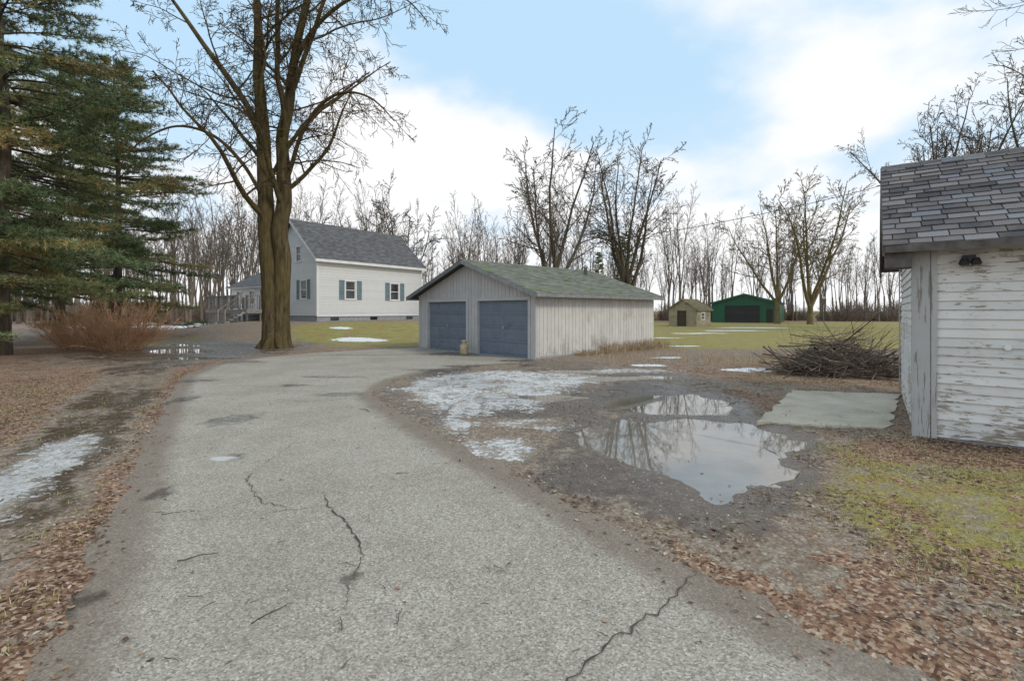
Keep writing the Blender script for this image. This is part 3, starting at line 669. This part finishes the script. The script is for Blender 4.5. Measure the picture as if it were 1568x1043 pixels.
for si,S in enumerate(stems):
    P_=smoothpath(S,6); pts=P_[:,:3].copy(); rd=P_[:,3]*(1+.10*vn(P_[:,2],P_[:,2]*0+si,2))
    pts[:,:2]+=np.stack([vn(pts[:,2]*1.,pts[:,2]*0+si*9,.7),vn(pts[:,2],pts[:,2]*0+si*5+3,.7)],1)*.22*sm(pts[:,2],2,5)[:,None]
    b.tube(pts,rd,14 if si<2 else 8,rng.rand())
    lo=0 if si>1 else int(np.searchsorted(pts[:,2],5.4)); sub=list(pts[lo:]); 
    branches(b,sub,rd[lo:],8,0 if si<5 else 1,BP,rng,t0=.0 if si<5 else .2,nc=[12,13,9,8,9,10,10,10][si],clen=[6.4,6.8,4.6,4.4,5.2,2.4,2.4,2.6][si])
for a_ in np.linspace(0,2*math.pi,8)[:-1]:
    dx,dy=math.cos(a_),math.sin(a_); b.tube([(dx*.25,dy*.25,.95),(dx*.42,dy*.4,.4),(dx*.62,dy*.56,.1),(dx*.85,dy*.75,-.08)],[.12,.17,.16,.08],8,.4)
o=b.obj('bare_maple_tree',B_big,None,True); o.location=(-10.75,22,.02)

def vase(seed,Hh,spread,nl,P0=None,r0=.32,fork=.22,rmin=.014,lean=(0,0)):
    rng=np.random.RandomState(seed); b=MB(); 
    P=dict(max=4,seg=[6,9,7,5,3],wob=[.05,.07,.11,.15,.18],trop=[.05,.04,.025,.01,-.01],taper=[.4,.85,.8,.8,.6],nch=[0,12,8,5,0],t0=[0,.18,.12,.15,0],ang=[30,40,40,40,38],rat=[.5,.38,.42,.42,.5],rrat=[.5,.42,.5,.6,.6],rmin=rmin,sides=[8,6,4,3,3])
    if P0: P.update(P0)
    fz=Hh*fork; pts=np.array([[lean[0]*t,lean[1]*t,-.3+(fz+.3)*t] for t in np.linspace(0,1,6)]); rd=r0*np.array([1.5,1.1,1,.95,.92,.9])
    b.tube(pts,rd,10)
    for i in range(nl):
        az=2*math.pi*(i+.5*rng.rand())/nl; el=spread*(.5+.8*rng.rand()) if i else .08
        d=nrm(np.array([math.cos(az)*el,math.sin(az)*el,1.0])); grow(b,pts[-1-(i%2)*1],d,(Hh-fz)*(.85+.25*rng.rand()),r0*.6,1,P,rng)
    return b
def place(b,name,mat,loc,rz=0,s=1):
    o=b.obj(name,mat,None,True); o.location=loc; o.rotation_euler=(0,0,rz); o.scale=(s,s,s); return o
place(vase(5,15.2,.55,5,r0=.30,rmin=.017),'bare_oak_tree',B_mid,(3.3,38,0),1)
place(vase(9,16.2,.40,6,r0=.30,fork=.2,rmin=.017),'bare_elm_tree',B_mid,(10.0,42,0),.4)
place(vase(14,17.8,.6,5,r0=.36,fork=.14,rmin=.023),'bare_ash_tree',B_fam,(37,60,0),2)
place(vase(15,16.5,.65,4,r0=.32,fork=.2,rmin=.023),'bare_ash_tree',B_fam,(34.0,62,0),.3)
place(vase(33,18,.5,6,r0=.3,fork=.3,rmin=.016),'bare_oak_tree',B_mid,(33.5,37,0),.3)
place(vase(34,18,.5,5,r0=.3,fork=.3,rmin=.016),'bare_oak_tree',B_mid,(39,43,0),2.3)
place(vase(35,20,.45,5,r0=.3,fork=.3,rmin=.016),'bare_oak_tree',B_mid,(42,39,0),1.1)
LP=dict(nch=[0,10,7,4,0])
place(vase(41,15,.7,5,LP,r0=.22,fork=.35,rmin=.008),'bare_maple_tree',B_mid,(17.5,12.0,0),2.6)
place(vase(44,14,.85,6,LP,r0=.16,fork=.3,rmin=.007),'bare_maple_tree',B_mid,(-14.5,9.8,0),.8)
place(vase(61,12,.35,5,LP,r0=.2,fork=.2,rmin=.02),'bare_birch_tree',B_mid,(-10.5,47,.4),.8)
place(vase(62,11,.4,5,LP,r0=.18,fork=.2,rmin=.02),'bare_birch_tree',B_mid,(-15,50,.4),1.8)

FP=dict(seg=[6,8,5,3,2],nch=[0,16,7,0,0],max=3,wob=[.04,.05,.1,.15,.2],trop=[.05,.06,.05,.04,0],t0=[0,.25,.15,.2,0],ang=[20,36,36,38,30],rat=[.5,.22,.42,.4,.4],sides=[6,5,3,3,3])
fv=[]
for sd in range(8):
    b=vase(100+sd,17+2*(sd%3),.14+.05*(sd%3),[1,2,3,2,1,3,1,2][sd],FP,r0=.18+.03*(sd%2),fork=.28,rmin=.021,lean=(R.normal(0,.5),R.normal(0,.4)))
    fv.append(b.mesh('forest_tree_mesh',B_far,True))
fe=empty('distant_tree_line')
def inst(me,par,loc,rz,s,sz=None):
    o=bpy.data.objects.new('tree_part',me); COL.objects.link(o); o.parent=par; o.location=loc; o.rotation_euler=(0,0,rz); o.scale=(s,s,sz or s)
for i2 in range(430):
    y=R.uniform(74,120); tb_=R.uniform(-1.25,1.15); x=tb_*y
    s_=R.uniform(.6,1.12)
    if tb_>.25: s_*=.78
    if -.25<tb_<-.1: s_*=.85
    inst(fv[R.randint(8)],fe,(x,y,0),R.uniform(0,6.28),s_,s_*R.uniform(.9,1.2))
for i2 in range(75):
    y=R.uniform(56,74); x=y*R.uniform(-1.2,-.48); s_=R.uniform(.6,1.0); inst(fv[R.randint(8)],fe,(x,y,0),R.uniform(0,6.28),s_)
def twigs(n,h,r,seed,rm=.006,lean=.35,sub=3):
    rng=np.random.RandomState(seed); b=MB()
    for i in range(n):
        a_=rng.rand()*6.28; q=r*math.sqrt(rng.rand())*.5; p=np.array([math.cos(a_)*q,math.sin(a_)*q,-.05]); d=nrm(np.array([math.cos(a_)*lean*rng.rand()*1.6,math.sin(a_)*lean*rng.rand()*1.6,1.])+rng.normal(0,.1,3))
        L=h*(.45+.65*rng.rand()**.8); pts=[p]
        for j in range(5): d=nrm(d+rng.normal(0,.1,3)); pts.append(pts[-1]+d*L/5)
        v_=rng.rand(); b.tube(pts,np.linspace(rm*1.8,rm,6),3,v_)
        for c_ in range(sub):
            i3=rng.randint(2,5); d2=nrm(d+rng.normal(0,.4,3)); d2[2]=abs(d2[2]); pp=[pts[i3]+d2*L*.35*t for t in (0,.5,1)]; pp[2]=pp[2]+rng.normal(0,.05,3); b.tube(pp,[rm,rm*.8,rm*.6],3,v_)
    return b
bm_=[twigs(130,2.8,4,200+i3,.016,.5,3).mesh('brush_mesh',simple('brush_mat%d'%i3,(.14,.105,.075,1),(.26,.205,.16,1),1,.95,0),False) for i3 in range(3)]
be=empty('distant_brush')
for i2 in range(165):
    y=R.uniform(74,84); x=y*R.uniform(-1.3,1.15)
    if 24<x<52 and y<80: y=85
    inst(bm_[R.randint(3)],be,(x,y,0),R.uniform(0,6.28),R.uniform(.5,1.25))
red=simple('red_twig_mat',(.28,.15,.08,1),(.54,.34,.20,1),2,.9,0)
place(twigs(240,2.3,1.5,300,.0055,.9,7),'red_twig_shrub',red,(-16.6,20.4,.0)); place(twigs(160,1.8,1.4,301,.0055,.9,7),'red_twig_shrub',red,(-18.9,21.2,0))
dry=simple('dry_weed_mat',(.30,.20,.11,1),(.52,.40,.25,1),2,.9,0)
b=MB(); v_=np.array([.724,.69]); n_=np.array([.69,-.724])
for i2 in range(1300):
    t=R.uniform(2.0,8.4) ; q=R.exponential(.25)+.08; p=np.array([.82,16.8])+v_*t+n_*q; h=R.uniform(.1,.5)*(1 if t>3.5 else .5); d=R.normal(0,.12,2)
    b.tube([(p[0],p[1],-.02),(p[0]+d[0]*.5,p[1]+d[1]*.5,h*.6),(p[0]+d[0]*1.4,p[1]+d[1]*1.4,h)],[.006,.005,.002],3,R.rand())
for i2 in range(1200):
    x=R.uniform(3,13); y=16.5+R.normal(0,1.0)+(x-7)*.12; h=R.uniform(.08,.3); d=R.normal(0,.08,2); b.tube([(x,y,-.02),(x+d[0],y+d[1],h)],[.005,.002],3,R.rand())
b.obj('dry_weeds',dry)

# brush pile
rng=np.random.RandomState(77); b=MB()
for i2 in range(680):
    a_=rng.rand()*6.28; q=math.sqrt(rng.rand()); cx_=8.75+math.cos(a_)*q*1.35; cy_=12.9+math.sin(a_)*q*1.0; hz=.95*(1-q**1.6)*rng.rand()+.04
    L=rng.uniform(.6,2.3); yaw=rng.normal(0,.8)+(0 if rng.rand()<.7 else 1.5); d=np.array([math.cos(yaw),math.sin(yaw),rng.normal(0,.36)]); d=nrm(d)
    p=np.array([cx_,cy_,hz])-d*L/2; pts=[p]
    for j in range(5): d=nrm(d+rng.normal(0,.12,3)); pts.append(pts[-1]+d*L/5)
    pts=np.array(pts); pts[:,2]=np.maximum(pts[:,2],.02); r0=rng.choice([.007,.01,.016,.026],p=[.45,.3,.17,.08]); vv=rng.rand()
    b.tube(pts,np.linspace(r0,r0*.4,6),4 if r0<.012 else 6,vv)
    for c_ in range(2):
        i3=rng.randint(2,5); d2=nrm(d+rng.normal(0,.5,3)); b.tube([pts[i3],pts[i3]+d2*L*.2,pts[i3]+d2*L*.35+np.array([0,0,.04])],[r0*.5,.004,.003],3,vv)
b.obj('brush_pile',simple('brush_pile_mat',(.08,.058,.042,1),(.24,.19,.15,1),3,.9,0,var=.5),None,True)

# ------------------------------------------------------------------ PINES
ndl=NT('pine_needle_mat'); cc=ndl.ramp(ndl.attr('var'),[(0,(.05,.08,.035)),(.3,(.115,.165,.072)),(.55,(.20,.25,.115)),(.78,(.30,.28,.11)),(1,(.44,.28,.11))]); M_ndl=ndl.out(cc,.7,.3)
def pine(seed,Hh,Rr,z0,dens=1.0,nl=.17,ntuft=11,wn=.014,step=.38):
    rng=np.random.RandomState(seed); b=MB(); nt=[]; 
    tz=np.linspace(-.2,Hh,14); tp=np.stack([vn(tz,tz*0+seed,.2)*.5,vn(tz,tz*0+seed+9,.2)*.5,tz],1); tr=.26*(1-tz/Hh*.93)*Hh/16; b.tube(tp,tr,9)
    z=z0
    while z<Hh-.4:
        f=(z-z0)/(Hh-z0); L0=Rr*(1-f)**.55*(1 if f>.08 else .8)
        for c_ in range(rng.randint(4,7)):
            az=rng.rand()*6.28; L=L0*rng.uniform(.45,1.15); 
            d=nrm(np.array([math.cos(az),math.sin(az),-.08+.5*f])); p=np.array([np.interp(z,tz,tp[:,0]),np.interp(z,tz,tp[:,1]),z+rng.uniform(-.1,.1)]); pts=[p]; ds=[d]
            n=7
            for j in range(n): d=nrm(d+np.array([0,0,.035 if j>2 else -.05])+rng.normal(0,.06,3)); pts.append(pts[-1]+d*L/n); ds.append(d)
            b.tube(pts,np.linspace(.03+.01*L*.4,.008,n+1),4)
            hue=rng.rand()**1.3*.6
            m=int(16*dens*L/4)+5
            for j in range(m):
                t=.25+.75*(j+rng.rand())/m; fi=t*n; i3=min(int(fi),n-1); q=pts[i3]+(pts[i3+1]-pts[i3])*(fi-i3); side=1 if j%2 else -1
                h_=np.cross(ds[i3],[0,0,1]); h_=nrm(h_)*side; dd_=nrm(ds[i3]*.75+h_*rng.uniform(.4,1)+np.array([0,0,rng.uniform(-.16,.24)])); l2=rng.uniform(.4,1.1)*(1.2-t*.5)*min(1,L/3+.3)
                b.tube([q,q+dd_*l2],[.009,.005],3)
                for s_ in np.arange(.2,1.05,.2): nt.append((q+dd_*l2*s_+rng.normal(0,.04,3),dd_,hue+rng.rand()*.45))
        z+=rng.uniform(.8,1.2)*step*(1.3-.5*f)
    C=np.array([x[0] for x in nt]); Dn=np.array([x[1] for x in nt]); hv=np.array([x[2] for x in nt]); k_=ntuft
    C=np.repeat(C,k_,0); Dn=np.repeat(Dn,k_,0); hv=np.repeat(hv,k_)
    d=Dn*.5+rng.normal(0,.5,C.shape)+np.array([0,0,.16]); d/=np.linalg.norm(d,axis=1,keepdims=True); l=nl*rng.uniform(.6,1.2,(len(C),1))
    sd=np.cross(d,rng.normal(size=C.shape)); sd/=np.linalg.norm(sd,axis=1,keepdims=True)
    V=np.stack([C-sd*wn/2,C+sd*wn/2,C+d*l],1).reshape(-1,3); T=np.arange(len(V)).reshape(-1,3)
    nb=MB(); nb.add(V,None,T,np.clip(hv+rng.normal(0,.08,len(hv)),0,1))
    return b.mesh('pine_wood',B_mid,True),nb.mesh('pine_needles',M_ndl)
def pput(ms_,loc,rz,s,name='pine_tree'):
    e=empty(name,loc); e.rotation_euler=(0,0,rz); e.scale=(s,s,s)
    for me,nm in zip(ms_,('trunk_and_branches','needles')):
        o=bpy.data.objects.new(nm,me); COL.objects.link(o); o.parent=e
pA=pine(1,19,6.7,2.8,1.1,.23,11,.024,.40); pB=pine(2,15,5.2,1.4,1.1,.23,11,.024,.38); pC=pine(3,17,3.0,1.0,1.0,.22,8,.035)
pput(pA,(-19.4,18.4,0),0,1); pput(pB,(-22.0,27,0),1.,1.05); pput(pA,(-29,31,0),2.4,.95); pput(pA,(-25.5,21.5,0),3.3,.9); pput(pB,(-18.6,14.2,0),2.2,.95)
pput(pC,(15.3,65,0),0,.72,'spruce_tree'); pput(pC,(12.5,70,0),2,.6,'spruce_tree')

# ------------------------------------------------------------------ SCATTER
def scatter(n,x0,x1,y0,y1,prob):
    y=y0+(y1-y0)*R.rand(n)**1.5; x=R.uniform(x0,x1,n); m=masks(x,y); p=prob(m,x,y); kx=R.rand(n)<p
    return x[kx],y[kx]
def inslab(x,y): return polydist(x,y,SLAB)<.0
def inwater(x,y): return H(x,y)<-.014
def leafprob(m,x,y):
    p=np.clip(m['leafm']+vn(x,y,1.7)*1.3+vn(x,y,5)*.8,0,1)**1.9
    p=p*(1-.85*(m['icem']>.45))*(1-.6*np.clip(m['trackm'],0,1)); p[m['drv']<-.05]*=.0
    on=(m['drv']<0)&(m['drv']>-.9); p[on]=.16*np.exp(m['drv'][on]/.16)
    p[(m['drv']<-.9)]=.0009; p[inslab(x,y)]*=.05; p[inwater(x,y)&(m['drv']>.1)]*=.12
    lx,ly=shloc(x,y); p[(lx>-.0)&(ly>-.03)]=0
    return p
lx_,ly_=scatter(190000,-12,9.5,1.6,15,leafprob)
ex=R.uniform(0,6,3500); eo=-R.exponential(.18,3500)-.04; lx_=np.concatenate([lx_,SHO[0]+SHX[0]*ex+SHY[0]*eo]); ly_=np.concatenate([ly_,SHO[1]+SHX[1]*ex+SHY[1]*eo])
n=len(lx_); zz=np.maximum(H(lx_,ly_),np.where(polydist(lx_,ly_,DRIVE)<.1,.009,-.014)); zz=np.where(inslab(lx_,ly_),.052,zz)+R.uniform(.001,.009,n)
th_=R.uniform(0,6.28,n); L=R.uniform(.008,.024,n); wd=L*R.uniform(.35,.75,n); fold=L*R.uniform(-.1,.35,n); tilt=R.normal(0,.2,n)
ca,sa=np.cos(th_),np.sin(th_)
def pt(u,v,w_): return np.stack([lx_+ca*u-sa*v,ly_+sa*u+ca*v,zz+w_],1)
V=np.stack([pt(-L,0,-tilt*L),pt(-L*.3,wd,fold-tilt*L*.3),pt(L*.45,wd*.8,fold+tilt*L*.4),pt(L,0,tilt*L),pt(L*.45,-wd*.8,fold+tilt*L*.4),pt(-L*.3,-wd,fold-tilt*L*.3)],1)
V[:,:,2]=np.maximum(V[:,:,2],zz[:,None]-.004)
idx=np.arange(n)[:,None]*6; F=np.concatenate([idx+np.array([0,1,2,3]),idx+np.array([0,3,4,5])]); vv=R.rand(n)
lb=MB(); lb.add(V.reshape(-1,3),F,var=np.concatenate([vv,vv]))
kl=NT('fallen_leaf_mat'); M_leaf=kl.out(kl.ramp(kl.attr('var'),[(0,(.07,.038,.026)),(.3,(.15,.082,.052)),(.55,(.25,.15,.092)),(.8,(.36,.245,.16)),(1,(.50,.41,.31))]),.65,.35)
lb.obj('fallen_leaves',M_leaf)
def grassprob(m,x,y):
    p=np.clip(m['grassm']*1.1+vn(x,y,1.7)*1.0+vn(x,y,6)*.8-.3,0,1); p[m['drv']<.1]=0; p*=1-.8*np.clip(m['trackm'],0,1); p[inslab(x,y)|inwater(x,y)]=0
    lx,ly=shloc(x,y); p[(lx>0)&(ly>0)]=0
    return p
gx,gy=scatter(150000,-11,9,1.6,13,grassprob)
gx=np.repeat(gx,3)+R.normal(0,.012,len(gx)*3); gy=np.repeat(gy,3)+R.normal(0,.012,len(gy)*3); n=len(gx); gz=H(gx,gy)-.004
hh=R.uniform(.012,.045,n); an=R.uniform(0,6.28,n); ln=R.uniform(.2,1.3,n)*hh; w_=.0028
V=np.stack([np.stack([gx-np.sin(an)*w_,gy+np.cos(an)*w_,gz],1),np.stack([gx+np.sin(an)*w_,gy-np.cos(an)*w_,gz],1),np.stack([gx+np.cos(an)*ln,gy+np.sin(an)*ln,gz+hh],1)],1).reshape(-1,3)
gbm=MB(); gbm.add(V,None,np.arange(len(V)).reshape(-1,3),R.rand(n))
kg=NT('grass_blade_mat'); M_gr=kg.out(kg.ramp(kg.attr('var'),[(0,(.13,.145,.035)),(.4,(.28,.28,.08)),(.7,(.44,.39,.16)),(1,(.56,.46,.27))]),.7,.3)
gbm.obj('grass',M_gr)
tb=MB()
def stick(x,y,L,yaw,r,z=None):
    d=np.array([math.cos(yaw),math.sin(yaw)]); p=np.array([x,y]); pts=[]
    zz0=.016+r if z is None else z
    for j in range(6):
        pts.append((p[0],p[1],zz0+(0 if j not in(2,3) else r*.8))); yaw2=yaw+random.uniform(-.35,.35); p=p+np.array([math.cos(yaw2),math.sin(yaw2)])*L/5
    tb.tube(pts,np.linspace(r,r*.5,6),5,random.random())
stick(-2.25,3.25,.24,.5,.006); stick(-2.9,4.0,.18,.4,.004); stick(-1.4,2.6,.22,1.0,.004); stick(-.9,2.55,.12,1.9,.004); stick(-.62,2.6,.14,1.6,.0035); stick(-2.4,8.1,.3,2.2,.007); stick(-1.2,5.0,.14,.2,.005)
for i2 in range(200):
    y=1.8+9*random.random()**1.4; x=random.uniform(-.8,.6)*y-.5
    if polydist(np.array([x]),np.array([y]),DRIVE)[0]<-.1: stick(x,y,random.uniform(.02,.09),random.uniform(0,6.28),random.uniform(.0015,.003))
for i2 in range(280):
    x=random.uniform(-9,9); y=random.uniform(2,14)
    if polydist(np.array([x]),np.array([y]),DRIVE)[0]>.15: stick(x,y,random.uniform(.08,.5),random.uniform(0,6.28),random.uniform(.002,.006),float(H(np.array([x]),np.array([y]))[0])+.012)
tb.obj('fallen_twigs',simple('twig_mat',(.04,.03,.02,1),(.14,.10,.07,1),3,.9,0))
n=11000; x=R.uniform(-6,6,n); y=1.7+11*R.rand(n)**1.5; m=masks(x,y); kp=((m['drv']>0)&(R.rand(n)<.2+.8*np.clip(m['trackm'],0,1)))|((m['drv']<0)&(R.rand(n)<.03)); kp&=~inslab(x,y); x=x[kp];y=y[kp];n=len(x)
s_=R.uniform(.004,.012,n); z=np.maximum(H(x,y),np.where(m['drv'][kp]<.1,.009,-1)); O=np.array([(1,0,0),(0,1,0),(-1,0,0),(0,-1,0),(0,0,.7),(0,0,-.5)])
V=np.stack([x,y,z],1)[:,None,:]+O[None]*s_[:,None,None]*R.uniform(.6,1.3,(n,6,1)); F=np.array([(0,1,4),(1,2,4),(2,3,4),(3,0,4)])
pb=MB(); pb.add(V.reshape(-1,3),None,(np.arange(n)[:,None,None]*6+F[None]).reshape(-1,3),np.repeat(R.rand(n),4)); pb.obj('gravel_stones',simple('stone_mat',(.22,.19,.155,1),(.48,.44,.38,1),30,.85,0,var=.5),None,True)

# utility wire
t=np.linspace(0,1,30)[:,None]; p0=np.array([9.6,41.5,7.9]); p1=np.array([46,42,16.8]); pts=p0+(p1-p0)*t; pts[:,2]-=(4*t*(1-t))[:,0]*.9
b=MB(); b.tube(pts,np.full(30,.028),5); b.obj('utility_wire',M_black)

# ------------------------------------------------------------------ WORLD, SUN, CAMERA
wd=bpy.data.worlds.new('World'); sc.world=wd; wd.use_nodes=True; k=NT('',wd.node_tree)
bg=wd.node_tree.nodes['Background']; sky=k.n('ShaderNodeTexSky'); sky.sky_type='NISHITA'; sky.sun_disc=False
S=Vector((.75,-.5,.72)).normalized(); el=math.asin(S.z); az=math.atan2(S.x,S.y)
sky.sun_elevation=el; sky.sun_rotation=az; sky.dust_density=1.5
tc=k.n('ShaderNodeTexCoord').outputs['Generated']; sp=k.n('ShaderNodeSeparateXYZ'); k.L(tc,sp.inputs[0])
zz=k.math('ADD',k.math('MAXIMUM',sp.outputs[2],0.0),.30)
cb=k.n('ShaderNodeCombineXYZ'); k.L(k.math('DIVIDE',sp.outputs[0],zz),cb.inputs[0]); k.L(k.math('DIVIDE',sp.outputs[1],zz),cb.inputs[1]); cb.inputs[2].default_value=7.9
cn=k.noise(1.5,7,cb.outputs[0],.5)
hz=k.math('SUBTRACT',1,k.step(sp.outputs[2],.05,.42))
cf=k.math('ADD',cn,k.math('MULTIPLY',hz,.20))
cf=k.step(cf,.46,.64)
base=k.mix(.55,sky.outputs[0],(3.6,6.4,9.6,1))
blue=k.mix(.68,base,(6.0,8.2,10.0,1))
blue=k.mix(k.math('MULTIPLY',hz,.55),blue,(8.6,9.0,9.4,1))
c=k.mix(cf,blue,(9.3,9.35,9.45,1))
k.L(c,bg.inputs[0]); bg.inputs[1].default_value=.110
sd=bpy.data.lights.new('sun','SUN'); sd.energy=1.5; sd.angle=math.radians(12); sd.color=(1,.90,.78)
so=bpy.data.objects.new('sun',sd); COL.objects.link(so); so.rotation_euler=S.to_track_quat('Z','Y').to_euler()
cd=bpy.data.cameras.new('camera'); co=bpy.data.objects.new('camera',cd); COL.objects.link(co)
co.location=(0,0,1.7); co.rotation_euler=(math.pi/2,0,0); cd.sensor_width=36; cd.lens=17; cd.shift_y=-.029; cd.clip_end=4000; cd.clip_start=.05
sc.camera=co
sc.view_settings.view_transform='Standard'; sc.view_settings.look='None'; sc.view_settings.exposure=0
